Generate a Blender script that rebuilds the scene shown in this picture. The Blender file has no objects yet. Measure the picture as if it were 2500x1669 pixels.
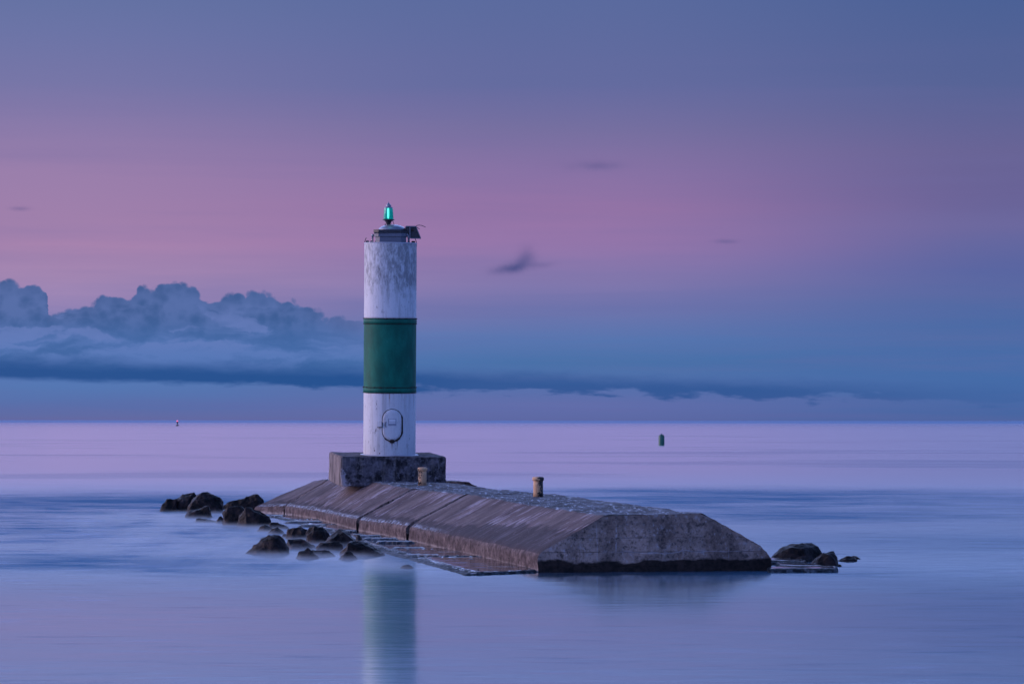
import bpy, bmesh, math, random
from mathutils import Vector, noise, Matrix
R = math.radians
random.seed(7)
scene = bpy.context.scene
C = scene.collection

# ------------------------------------------------------------------ camera
F = 7000.0; HZ = 1026.0; CX = 1250.0; H = 4.7      # focal length in photo pixels, horizon row, eye height
cam_d = bpy.data.cameras.new('camera'); cam = bpy.data.objects.new('camera', cam_d); C.objects.link(cam)
cam.location = (0, 0, H); cam.rotation_euler = (R(90), R(-0.05), 0)
cam_d.sensor_width = 36; cam_d.lens = F/2500*36; cam_d.shift_y = (HZ-834.5)/2500
cam_d.clip_start = 1; cam_d.clip_end = 200000
scene.camera = cam
scene.view_settings.view_transform = 'Standard'; scene.view_settings.look = 'None'
scene.view_settings.exposure = 0; scene.view_settings.gamma = 1
scene.cycles.max_bounces = 6; scene.cycles.use_denoising = True; scene.cycles.denoising_prefilter = 'ACCURATE'; scene.cycles.use_adaptive_sampling = False

def at(px, py, z=0.0):                      # point at height z seen at a photo pixel
    Y = F*(H-z)/(py-HZ); return Vector(((px-CX)*Y/F, Y, z))
def s2l(c):
    return tuple(((v/255)/12.92 if v/255 <= .04045 else ((v/255+.055)/1.055)**2.4) for v in c)+(1,)

# ------------------------------------------------------------------ node expression helper
class S:
    def __init__(s, t, k): s.t = t; s.k = k
    def _m(s, op, o=None, rev=False, o2=None):
        n = s.t.nodes.new('ShaderNodeMath'); n.operation = op
        a, b = (o, s) if rev else (s, o)
        for i, v in enumerate((a, b, o2)):
            if v is None: continue
            if isinstance(v, S): s.t.links.new(v.k, n.inputs[i])
            else: n.inputs[i].default_value = v
        return S(s.t, n.outputs[0])
    def __add__(s, o): return s._m('ADD', o)
    __radd__ = __add__
    def __sub__(s, o): return s._m('SUBTRACT', o)
    def __rsub__(s, o): return s._m('SUBTRACT', o, True)
    def __mul__(s, o): return s._m('MULTIPLY', o)
    __rmul__ = __mul__
    def __truediv__(s, o): return s._m('DIVIDE', o)
    def __rtruediv__(s, o): return s._m('DIVIDE', o, True)
    def pw(s, o): return s._m('POWER', o)
    def mx(s, o): return s._m('MAXIMUM', o)
    def mn(s, o): return s._m('MINIMUM', o)
    def exp(s): return s._m('EXPONENT')
    def abs(s): return s._m('ABSOLUTE')
    def fract(s): return s._m('FRACT')
    def ss(s, a, b):                       # smoothstep from a (0) to b (1)
        n = s.t.nodes.new('ShaderNodeMapRange'); n.interpolation_type = 'SMOOTHSTEP'
        s.t.links.new(s.k, n.inputs[0]); n.inputs[1].default_value = min(a, b); n.inputs[2].default_value = max(a, b)
        n.inputs[3].default_value = 0 if a < b else 1; n.inputs[4].default_value = 1 if a < b else 0
        return S(s.t, n.outputs[0])
    def ramp(s, stops, interp='LINEAR'):
        n = s.t.nodes.new('ShaderNodeValToRGB'); cr = n.color_ramp; cr.interpolation = interp
        s.t.links.new(s.k, n.inputs[0])
        while len(cr.elements) < len(stops): cr.elements.new(.5)
        for e, (p, c) in zip(cr.elements, stops):
            e.position = p
        for e, (p, c) in zip(cr.elements, stops):
            e.color = c if isinstance(c, tuple) else (c, c, c, 1)
        return S(s.t, n.outputs[0])
def L(t, a, inp):
    if isinstance(a, S): t.links.new(a.k, inp)
    else: inp.default_value = a
def comb(t, x, y, z):
    n = t.nodes.new('ShaderNodeCombineXYZ')
    for i, v in enumerate((x, y, z)): L(t, v, n.inputs[i])
    return S(t, n.outputs[0])
def sep(v):
    n = v.t.nodes.new('ShaderNodeSeparateXYZ'); v.t.links.new(v.k, n.inputs[0])
    return [S(v.t, n.outputs[i]) for i in range(3)]
def nz(v, scale=1, detail=4, rough=.5, dist=0):
    n = v.t.nodes.new('ShaderNodeTexNoise'); v.t.links.new(v.k, n.inputs['Vector'])
    n.inputs['Scale'].default_value = scale; n.inputs['Detail'].default_value = detail
    n.inputs['Roughness'].default_value = rough; n.inputs['Distortion'].default_value = dist
    return S(v.t, n.outputs[0])
def vor(v, scale=1):
    n = v.t.nodes.new('ShaderNodeTexVoronoi'); v.t.links.new(v.k, n.inputs['Vector'])
    n.inputs['Scale'].default_value = scale
    return S(v.t, n.outputs[0])
def mixc(f, a, b):
    t = next(v.t for v in (f, a, b) if isinstance(v, S))
    n = t.nodes.new('ShaderNodeMix'); n.data_type = 'RGBA'
    L(t, f, n.inputs[0]); L(t, a, n.inputs[6]); L(t, b, n.inputs[7])
    return S(t, n.outputs[2])

# ------------------------------------------------------------------ world: dusk sky with cloud bank
W = bpy.data.worlds.new('World'); scene.world = W; W.use_nodes = True
t = W.node_tree; t.nodes.clear()
tc = t.nodes.new('ShaderNodeTexCoord'); D = S(t, tc.outputs['Generated'])
dx, dy, dz = sep(D)
hyp = (dx*dx+dy*dy).pw(.5).mx(1e-4)
az = dx._m('ARCTAN2', dy)                       # 0 ahead, + to the right
e = dz/hyp*F                                    # rows above the horizon
a = az*F                                        # columns right of centre (angle scaled)
azd = az*(180/math.pi)
def col(*rows): return [(p/1100, s2l(c)) for p, c in rows]
left = (e/1100).ramp(col((0,(96,104,160)),(30,(86,108,168)),(80,(82,118,178)),(140,(84,120,184)),(200,(104,128,188)),(270,(148,132,182)),(345,(166,136,179)),(430,(166,130,173)),(494,(158,127,171)),(600,(153,126,171)),(707,(136,121,169)),(813,(117,117,167)),(930,(106,115,166)),(1026,(98,113,163))))
mid = (e/1100).ramp(col((0,(92,104,163)),(35,(96,109,170)),(90,(84,112,172)),(140,(72,112,168)),(195,(86,117,175)),(280,(112,116,172)),(345,(132,120,173)),(430,(148,118,170)),(515,(150,116,166)),(600,(136,114,165)),(707,(118,111,160)),(813,(99,107,159)),(1026,(90,106,158))))
right = (e/1100).ramp(col((0,(72,100,160)),(60,(71,106,167)),(140,(67,108,168)),(280,(80,105,163)),(365,(88,101,161)),(470,(107,104,158)),(545,(104,98,150)),(650,(104,100,150)),(813,(86,99,150)),(1026,(75,97,150))))
w1 = a.ss(-1150, 150); w2 = a.ss(150, 1250)
clear = mixc(w2, mixc(w1, left, mid), right)
# wide soft strata
st = nz(comb(t, a/900, e/60, 3.1), 1, 4, .5)
clear = mixc((st-.5).mx(0)*e.ss(620, 150)*1.5, clear, s2l((92, 106, 166)))
st2_ = nz(comb(t, a/1400+e/900, e/75, 6.4), 1, 5, .55)
clear = mixc((st2_-.46).mx(0)*e.ss(980, 700)*.9, clear, s2l((112, 108, 162)))
# cloud bank on the left: outline as a height profile over azimuth
prof = [(0,92),(90,80),(130,100),(230,94),(285,130),(300,200),(308,288),(350,272),(410,280),(480,255),(600,220),(650,165),(690,155),(760,180),(830,175),(890,115),(1000,125),(1060,95),(1160,88),(1240,105),(1295,160),(1340,195),(1450,165),(1600,138),(1740,150),(1790,205),(1860,195),(1970,235),(2100,285),(2250,318),(2500,345)]
x2a = lambda x: math.atan((x/2.61-1250)/F)*F
lo, hi = x2a(0), x2a(2500)
stops = sorted([((x2a(x)-lo)/(hi-lo), (366-y/2.61)/400) for x, y in prof])
wn = nz(comb(t, a/42, e/42, 1.7), 1, 5, .62)
wn2 = nz(comb(t, a/42, e/42, 8.3), 1, 5, .62)
v1 = vor(comb(t, (a+wn*22)/44, (e+wn2*22)/40, 0), 1); v2 = vor(comb(t, (a+wn*14)/19, (e+wn2*14)/17, 4), 1)
pr = (((a+(wn2-.5)*26)-lo)/(hi-lo)).ramp(stops)*400
cum = (pr - e + (wn-.5)*18 - (v1*v1-.25)*26 - (v2*v2-.2)*12).ss(-4, 6)
cum = cum*a.ss(-200, -520)
fold = nz(comb(t, (a+wn2*40)/170, (e+wn*30)/38, 5.5), 1, 3, .5, .4)
lobes = (v1*.7+v2*.3+(wn-.5)*.5).ss(.15, .75)
body = mixc(lobes, s2l((54, 90, 145)), s2l((80, 108, 166)))
low_b = mixc(fold.ss(.38, .62), s2l((62, 102, 162)), s2l((86, 119, 182)))
shade = mixc(e.ss(270, 170), body, low_b)
shade = mixc((pr-e).ss(45, 4)*.4, shade, s2l((62, 92, 146)))
shade = mixc((fold-.5).ss(.02, .10)*e.ss(300, 240)*e.ss(150, 200)*.5, shade, s2l((104, 126, 188)))
sky = mixc(cum*e.ss(95, 140)*.96, clear, shade)
# dark cloud base band above the horizon
bl = 100 - (a+1250)*.0225
rag = nz(comb(t, a/110, e/26, 2.2), 1, 5, .55)
bandlo = (e - bl + (rag-.5)*80*a.ss(-1300, 300)+ (rag-.5)*16).ss(-8, 9)
bandhi = (e - bl - 20 + a.ss(-500, 600)*10 - (rag-.5)*24).ss(46, 0)
sky = mixc(bandlo*bandhi*(1-a.ss(500, 1250)*.8)*(.97-a.ss(-400, 0)*.22), sky, s2l((33, 80, 143)))
low = nz(comb(t, a/500, e/9, 7.0), 1, 3, .5)
sky = mixc((low-.45)*e.ss(70, 10)*.7, sky, s2l((98, 100, 162)))
# small dark scraps of cloud in the pink
def scrap(cx, cy, rx, ry, k, sl=0):
    ax = math.atan((cx-1250)/F)*F; ey = HZ-cy
    u = (a-ax+(wn-.5)*rx*.9)/rx; v = (e-ey-(a-ax)*sl+(wn2-.5)*ry*1.3)/ry
    return (0-(u*u+v*v)).exp()*k
sc = scrap(1248, 656, 40, 11, .75, .08)+scrap(1272, 643, 26, 14, .45, .1)+scrap(1286, 624, 19, 20, .45, 0)+scrap(1322, 646, 30, 7, .25, .05)+scrap(1770, 590, 26, 5, .35)+scrap(48, 518, 22, 5, .35)+scrap(1462, 404, 42, 8, .25)+scrap(1440, 405, 80, 14, .12)
sky = mixc(sc.mn(.9), sky, s2l((74, 80, 134)))
# sky outside the frame: brighter towards the left afterglow, dim blue to the right and behind
q = (dz.mx(0)._m('ARCSINE'))*(180/math.pi)
high = (q/90).ramp([(.09, s2l((98,106,154))),(.13, s2l((150,166,230))),(.22, s2l((160,182,248))),(.4, s2l((120,156,228))),(1, s2l((66,106,178)))])
sky = mixc(q.ss(8.6, 13), sky, high)
glow = (0-((azd+84)/34)*((azd+84)/34)).exp()*q.ss(60, 4)
sky = mixc(glow.mn(1), sky, s2l((255, 212, 222)))
dim = (azd.ss(14, 50)*azd.ss(180, 140)).mx(azd.abs().ss(125, 178))
sky = mixc(dim*.82, sky, s2l((44, 74, 134)))
sky = mixc(dz.ss(0, -.02), sky, s2l((60, 84, 140)))
bg = t.nodes.new('ShaderNodeBackground'); t.links.new(sky.k, bg.inputs[0]); t.links.new((q.ss(8.6, 12)*q.ss(55, 26)*2.15+1.0).k, bg.inputs[1])  # extra-bright band above the frame, added to brighten the water
wo = t.nodes.new('ShaderNodeOutputWorld'); t.links.new(bg.outputs[0], wo.inputs[0])

sun_d = bpy.data.lights.new('sun', 'SUN'); sun = bpy.data.objects.new('sun', sun_d); C.objects.link(sun)
sun_d.energy = 1.15; sun_d.angle = R(20); sun_d.color = (1, .80, .80)
sun.rotation_euler = Vector((math.cos(R(12)), -.22, -math.sin(R(14)))).to_track_quat('-Z', 'Y').to_euler()

# ------------------------------------------------------------------ object helpers
def link(name, me, parent=None, mats=()):
    o = bpy.data.objects.new(name, me); C.objects.link(o)
    for m in mats if isinstance(mats, (list, tuple)) else [mats]: me.materials.append(m)
    if parent: o.parent = parent
    return o
def fin(name, bm, mats, parent=None, smooth=False, loc=None):
    me = bpy.data.meshes.new(name); bm.normal_update(); bm.to_mesh(me); bm.free()
    if smooth:
        for p in me.polygons: p.use_smooth = True
    o = link(name, me, parent, mats)
    if loc: o.location = loc
    return o
def empty(name, loc, rot=(0,0,0)):
    o = bpy.data.objects.new(name, None); C.objects.link(o); o.location = loc; o.rotation_euler = rot; return o
def tag(o, label=None, cat=None, group=None, kind=None):
    for k, v in (('label', label), ('category', cat), ('group', group), ('kind', kind)):
        if v: o[k] = v
    return o
def lathe(bm, prof, n=48, c=(0,0,0), mi=0, cap=True):
    rings = []
    for r, z in prof:
        rings.append([bm.verts.new((c[0]+r*math.cos(2*math.pi*i/n), c[1]+r*math.sin(2*math.pi*i/n), c[2]+z)) for i in range(n)])
    for a_, b_ in zip(rings, rings[1:]):
        for i in range(n):
            f = bm.faces.new((a_[i], a_[(i+1)%n], b_[(i+1)%n], b_[i])); f.material_index = mi; f.smooth = True
    if cap:
        bm.faces.new(rings[0][::-1]).material_index = mi; bm.faces.new(rings[-1]).material_index = mi
def box(bm, c, s, rot=None, bev=0):
    M = Matrix.Translation(c) @ (rot.to_4x4() if rot else Matrix.Identity(4)) @ Matrix.Diagonal((*s, 1))
    r = bmesh.ops.create_cube(bm, size=1, matrix=M)
    if bev:
        es = list({e_ for v in r['verts'] for e_ in v.link_edges})
        bmesh.ops.bevel(bm, geom=es, offset=bev, segments=2, affect='EDGES')
def tube(bm, pts, rad, n=10, rads=None):
    pts = [Vector(p) for p in pts]; rings = []
    for i, p in enumerate(pts):
        d = (pts[min(i+1, len(pts)-1)]-pts[max(i-1, 0)]).normalized()
        q_ = d.to_track_quat('Z', 'Y'); rr = rads[i] if rads else rad
        rings.append([bm.verts.new(p+q_@Vector((rr*math.cos(2*math.pi*k/n), rr*math.sin(2*math.pi*k/n), 0))) for k in range(n)])
    for a_, b_ in zip(rings, rings[1:]):
        for k in range(n): bm.faces.new((a_[k], a_[(k+1)%n], b_[(k+1)%n], b_[k])).smooth = True
    bm.faces.new(rings[0][::-1]); bm.faces.new(rings[-1])

# ------------------------------------------------------------------ materials
def mat(name, build):
    m = bpy.data.materials.new(name); m.use_nodes = True; t = m.node_tree
    b = t.nodes['Principled BSDF']; build(t, b); return m
def setp(t, b, colr=None, rough=None, bump=None, bs=.5, bd=.02, metal=0, spec=None):
    if colr is not None: L(t, colr, b.inputs['Base Color'])
    if rough is not None: L(t, rough, b.inputs['Roughness'])
    b.inputs['Metallic'].default_value = metal
    if spec is not None: L(t, spec, b.inputs['Specular IOR Level'])
    if bump is not None:
        n = t.nodes.new('ShaderNodeBump'); n.inputs['Strength'].default_value = bs; n.inputs['Distance'].default_value = bd
        t.links.new(bump.k, n.inputs['Height']); t.links.new(n.outputs[0], b.inputs['Normal'])
def obj(t): n = t.nodes.new('ShaderNodeTexCoord'); return S(t, n.outputs['Object'])
def pos(t): n = t.nodes.new('ShaderNodeNewGeometry'); return S(t, n.outputs['Position'])
def uv(t): n = t.nodes.new('ShaderNodeTexCoord'); return S(t, n.outputs['UV'])

def m_plain(name, c, rough=.5, metal=0, var=.25):
    def f(t, b):
        o = obj(t); n1 = nz(o, 9, 5, .6)
        setp(t, b, mixc(n1*var*2, c+(1,), tuple(v*.45 for v in c)+(1,)), rough, nz(o, 40, 4), .2, .01, metal)
    return mat(name, f)

def slope_f(t, b):
    s_, v_, _ = sep(uv(t)); p = pos(t)
    st1 = nz(comb(t, s_*3.2, v_*.34, 0), 1, 7, .75)
    st2 = nz(comb(t, s_*8, v_*.8, 4), 1, 5, .7)
    pat = nz(comb(t, s_*.35, v_*.5, 9), 1, 4, .6)
    base = mixc(nz(comb(t, s_*.8, v_*.3, 2), 1, 5, .6).ss(.3, .7), (.060, .048, .054, 1), (.148, .122, .129, 1))
    base = mixc(pat.ss(.42, .62)*.35, base, (.12, .075, .085, 1))
    c = mixc((st1*.5+st2*.5+pat*.35).ss(.70, .775)*.5, base, (.50, .50, .62, 1))
    c = mixc((nz(comb(t, s_*3.5, v_*.5, 7), 1, 5, .7)).ss(.42, .30)*.55, c, (.05, .03, .035, 1))
    wet = (v_+(nz(comb(t, s_*.9, v_*.12, 6), 1, 6, .7)-.5)*2.2-s_.ss(20, 4)*.8).ss(.50, .40)
    c = mixc(wet*.75, c, (.025, .017, .022, 1))
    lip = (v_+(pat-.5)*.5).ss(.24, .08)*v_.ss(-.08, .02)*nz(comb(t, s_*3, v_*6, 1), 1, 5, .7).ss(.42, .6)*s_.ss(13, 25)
    c = mixc(lip*.8, c, (.30, .36, .46, 1))  # wet highlight painted in pale blue along the slope's lower edge
    gr = nz(comb(t, s_*2.6, v_*7.5, 3), 1, 6, .8)
    c = mixc(gr.ss(.47, .33)*.6, c, (.04, .03, .036, 1))
    c = mixc(gr.ss(.58, .70)*.4, c, (.42, .38, .42, 1))
    pit = vor(comb(t, s_*5, v_*5, 0), 1).ss(.10, .04)
    c = mixc(pit*nz(uv(t), 1.3, 2).ss(.5, .6), c, (.02, .015, .02, 1))
    setp(t, b, c, .85-wet*.12, st1*.5+st2*.4+nz(uv(t), 9, 6, .7)*.5-pit*.4, .8, .06, spec=.07)
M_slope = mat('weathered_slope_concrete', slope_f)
def deck_f(t, b):
    p = pos(t); x, y, z = sep(p)
    n1 = nz(comb(t, x*.9, y*.35, 0), 1, 8, .75); n2 = nz(comb(t, x*4.5, y*.6, 3), 1, 8, .82)
    c = mixc(n1.ss(.38, .6), (.020, .023, .03, 1), (.12, .14, .18, 1))
    c = mixc(n2.ss(.53, .60)*.9, c, (.42, .50, .62, 1))
    c = mixc(n2.ss(.46, .38)*.85, c, (.025, .025, .03, 1))
    setp(t, b, c, .75, n1+n2*.8, 1, .16, spec=.15)
M_deck = mat('frost_worn_deck_concrete', deck_f)
def wall_f(t, b):
    p = pos(t); x, y, z = sep(p)
    n1 = nz(p, 1.6, 6, .65); n2 = nz(comb(t, x*2.5, y*2.5, z*3.5), 1, 7, .72)
    c = mixc(n2.ss(.35, .65), (.045, .033, .036, 1), (.17, .13, .132, 1))
    c = mixc(n1.ss(.55, .42)*.5, c, (.05, .035, .04, 1))
    c = mixc(nz(comb(t, x*6, y*2.5, z*8), 1, 5, .8).ss(.45, .36)*.8, c, (.025, .018, .02, 1))
    c = mixc(vor(comb(t, x*5, y*5, z*5), 1).ss(.13, .05)*.9, c, (.02, .012, .012, 1))
    c = mixc(z.ss(.16, .03)*n2.ss(.3, .6)*.6, c, (.42, .38, .38, 1))
    setp(t, b, c, .8, n2+n1*.5, .9, .04, spec=.1)
M_wall = mat('pitted_wall_concrete', wall_f)
def face_f(t, b):
    p = pos(t); x, y, z = sep(p)
    n1 = nz(p, .9, 6, .62); n2 = nz(p, 5, 7, .7); n3 = nz(comb(t, x*4, y*.5, z*.8), 1, 5, .6)
    c = mixc(n1.ss(.35, .65), (.12, .088, .080, 1), (.28, .21, .19, 1))
    c = mixc(n2.ss(.53, .68)*.6, c, (.30, .29, .33, 1))
    c = mixc(n2.ss(.46, .34)*.7, c, (.02, .02, .024, 1))
    g2 = nz(comb(t, x*8, y*2, z*8), 1, 6, .82)
    c = mixc(g2.ss(.50, .36)*.8, c, (.03, .028, .035, 1))
    c = mixc(g2.ss(.57, .68)*.5, c, (.46, .44, .5, 1))
    sl = nz(comb(t, x*.7, 0, z*3), 1, 6, .65)
    ln = ((z+(sl-.5)*.5-.62).abs()).ss(.03, .0)*x.ss(2.6, 4)*x.ss(8, 6.5)
    c = mixc(ln*.5, c, (.34, .33, .38, 1))
    drip = nz(comb(t, x*7, 0, z*.35), 1, 4, .6).ss(.62, .70)*n2.ss(.35, .6)
    c = mixc(drip*.55, c, (.36, .36, .42, 1))
    blk = nz(comb(t, x*6, 0, z*.9), 1, 4, .6).ss(.57, .64)*x.ss(3.3, 1.8)*n2.ss(.55, .42)
    c = mixc(blk*.95, c, (.006, .006, .008, 1))
    formz = (((z-.62)/.44).fract()-.5).abs().ss(.47, .5)*n1.ss(.4, .6)
    c = mixc(formz*.7, c, (.02, .02, .025, 1))
    wl = (z+(nz(comb(t, x*.9, 0, z*2), 1, 6, .6)-.5)*.55).ss(.40, .31)
    c = mixc(wl*.97, c, mixc(n2.ss(.4, .6), (.004, .004, .005, 1), (.018, .012, .012, 1)))
    setp(t, b, c, .75-wl*.15, n2*.6+n1*.4+n3*.3-formz*.3, .9, .06, spec=.1)
M_face = mat('stained_end_face_concrete', face_f)
def plinth_f(t, b):
    o = obj(t); x, y, z = sep(o)
    n1 = nz(o, 1.3, 6, .65); n2 = nz(o, 4.5, 7, .68); n3 = nz(comb(t, x*6, y*6, z*.7), 1, 5, .6)
    c = mixc(n1.ss(.4, .6), (.015, .015, .02, 1), (.11, .10, .12, 1))
    c = mixc(n2.ss(.5, .64)*.6, c, (.20, .19, .22, 1))
    c = mixc(nz(o, 9, 5, .8).ss(.46, .36)*.6, c, (.02, .02, .025, 1))
    c = mixc(n3.ss(.5, .7)*.25, c, (.30, .26, .25, 1))
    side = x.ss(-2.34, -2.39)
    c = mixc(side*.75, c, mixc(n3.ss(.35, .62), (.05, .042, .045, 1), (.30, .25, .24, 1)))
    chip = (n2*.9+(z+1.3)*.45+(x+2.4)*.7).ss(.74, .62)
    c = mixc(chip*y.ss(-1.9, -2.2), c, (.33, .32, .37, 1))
    setp(t, b, c, .85, n2+n1, .8, .05, spec=.1)
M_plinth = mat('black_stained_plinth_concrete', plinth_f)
def gap_f(t, b): setp(t, b, mixc(nz(obj(t), 3, 4), (.012, .01, .012, 1), (.05, .035, .04, 1)), .9)
M_gap = mat('dark_joint_filling', gap_f)
def rock_f(t, b):
    p = pos(t); x, y, z = sep(p)
    n1 = nz(p, 2.2, 7, .68); n2 = nz(p, 9, 6, .7); n0 = nz(p, .6, 3)
    c = mixc(n1.ss(.38, .62), (.002, .002, .003, 1), (.020, .014, .016, 1))
    c = mixc((n2*.6+n1*.4).ss(.54, .68)*.5*n0.ss(.35, .6), c, (.10, .095, .12, 1))
    c = mixc((n1.ss(.5, .65))*z.ss(.5, .1)*.6, c, (.035, .02, .018, 1))
    setp(t, b, c, n2*.5+.2, n1*1.1+n2*.5, .75, .12, spec=.12)
M_rock = mat('dark_wet_rock', rock_f)
def apron_f(t, b):
    p = pos(t); x, y, z = sep(p)
    n1 = nz(comb(t, x*.35, y*.8, 0), 1, 6, .6); n2 = nz(p, 7, 6, .7)
    gn = t.nodes.new('ShaderNodeNewGeometry'); gz = sep(S(t, gn.outputs['Normal']))[2]
    pool = n1.ss(.30, .38)*z.ss(.035, .05)*gz.ss(.985, .999)
    c = mixc(n2.ss(.42, .68), (.012, .016, .02, 1), (.10, .125, .155, 1))
    c = mixc(pool*.9, c, (.025, .02, .03, 1))
    h = n2*(1-pool*.985)+nz(comb(t, x*.3, y*1.2, 0), 1, 3)*.05
    setp(t, b, c, .75-pool*.69, h, 1, .06, spec=.15+pool*.85)
M_apron = mat('wet_apron_concrete', apron_f)
def timber_f(t, b):
    p = pos(t); x, y, z = sep(p)
    n2 = nz(comb(t, x*1.5, y*8, z*8), 1, 6, .7)
    setp(t, b, mixc(n2.ss(.4, .65), (.012, .014, .02, 1), (.11, .13, .17, 1)), .4, n2, 1, .04)
M_timber = mat('waterlogged_timber', timber_f)

# tower paints (object coordinates, metres from the tower foot)
def white_f(t, b):
    o = obj(t); x, y, z = sep(o)
    n1 = nz(comb(t, x*3.6, y*3.6, z*1.5), 1, 8, .74); n2 = nz(comb(t, x*9, y*9, z*3.2), 1, 6, .7)
    n3 = nz(comb(t, x*7, y*7, z*.5), 1, 5, .6)
    up = z.ss(6.4, 8.4)
    dirt = (n1*.6+n2*.45+up*.16+x.ss(-.9, .9)*up*.06).ss(.60, .80)
    c = mixc(dirt*(up*.62+.14), (.56, .56, .60, 1), (.12, .12, .135, 1))
    c = mixc((n3.ss(.48, .66))*.45, c, (.30, .29, .31, 1))
    c = mixc(nz(comb(t, x*12, y*12, z*6), 1, 6, .8).ss(.54, .66)*.35, c, (.22, .21, .23, 1))
    spots = nz(comb(t, x*5, y*5, z*2.2), 1, 6, .78).ss(.60, .65)
    c = mixc(spots*.7, c, (.10, .09, .10, 1))
    # rust runs under the green band and under the door
    run = nz(comb(t, x*13, y*13, z*.25), 1, 3, .6).ss(.53, .66)*z.ss(2.0, 2.93)*z.ss(2.97, 2.93)*x.ss(-.55, 0)
    c = mixc(run*.65, c, (.22, .09, .05, 1))
    d1 = ((x-.17).abs().ss(.05, .012)+(x-.42).abs().ss(.035, .008)*.8)*z.ss(.15, .75)*z.ss(.85, .7)
    c = mixc(d1.mn(1)*.9, c, (.09, .045, .035, 1))
    for (sx, sz) in ((-.653, .24), (-.405, .115)):
        dd = ((x-sx)*(x-sx)+(z-sz)*(z-sz)).pw(.5)
        c = mixc(dd.ss(.04, .02)*y.ss(0, -.2), c, (.05, .015, .01, 1))
    setp(t, b, c, .55, n2*.5-spots*.5, .25, .02, spec=.25)
M_white = mat('weathered_white_paint', white_f)
def green_f(t, b):
    o = obj(t); x, y, z = sep(o)
    n1 = nz(comb(t, x*2, y*2, z*.8), 1, 6, .65); n2 = nz(comb(t, x*10, y*10, z*2), 1, 5, .7)
    c = mixc(n1.ss(.35, .7), (.0, .085, .06, 1), (.002, .14, .095, 1))
    c = mixc(n2.ss(.62, .75)*.5, c, (.05, .28, .22, 1))
    c = mixc(nz(comb(t, x*5, y*5, z*9), 1, 5, .7).ss(.58, .68)*(z-6.25).abs().ss(.16, .08)*.8, c, (.012, .02, .02, 1))
    setp(t, b, c, .6, n2, .15, .02, spec=.2)
M_green = mat('weathered_green_paint', green_f)
M_rust = m_plain('black_rust', (.018, .009, .008), .85)
M_steel = m_plain('grey_blue_steel', (.13, .14, .19), .5, .2)
M_dark = m_plain('dark_metal', (.03, .03, .042), .5, .2)
M_pale = m_plain('pale_metal', (.45, .47, .55), .45, .1)
M_dome = m_plain('dome_metal', (.24, .25, .32), .35, .4)
M_plate = m_plain('plate_paint', (.30, .32, .40), .5)
M_letter = m_plain('white_letter_strip', (.75, .75, .8), .5, var=.05)
def boll_f(t, b):
    o = obj(t); x, y, z = sep(o)
    n1 = nz(o, 9, 5, .7, .5); n2 = nz(o, 26, 5, .7)
    c = mixc(n2.ss(.35, .7), (.42, .23, .12, 1), (.68, .42, .25, 1))
    r = (n1+x*.9+.03).ss(.55, .58)
    c = mixc(r, c, (.016, .012, .012, 1))
    c = mixc(n2.ss(.62, .66), c, (.03, .02, .02, 1))
    setp(t, b, c, .65, n2-r, .5, .02)
M_boll = mat('flaking_yellow_paint', boll_f)
def glass_f(t, b):
    b.inputs['Base Color'].default_value = (.0, .42, .33, 1); b.inputs['Roughness'].default_value = .25
    b.inputs['Transmission Weight'].default_value = .35; b.inputs['IOR'].default_value = 1.4
    b.inputs['Emission Color'].default_value = (0, .55, .45, 1); b.inputs['Emission Strength'].default_value = .07
M_lens = mat('green_lens', glass_f)
def emi(c, s):
    def f(t, b):
        b.inputs['Base Color'].default_value = c+(1,); b.inputs['Emission Color'].default_value = c+(1,); b.inputs['Emission Strength'].default_value = s
    return f
M_glow = mat('lit_green_lamp', emi((.10, .95, .62), 1.3))
M_red = mat('lit_red_lantern', emi((1, .16, .32), .9))

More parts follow.
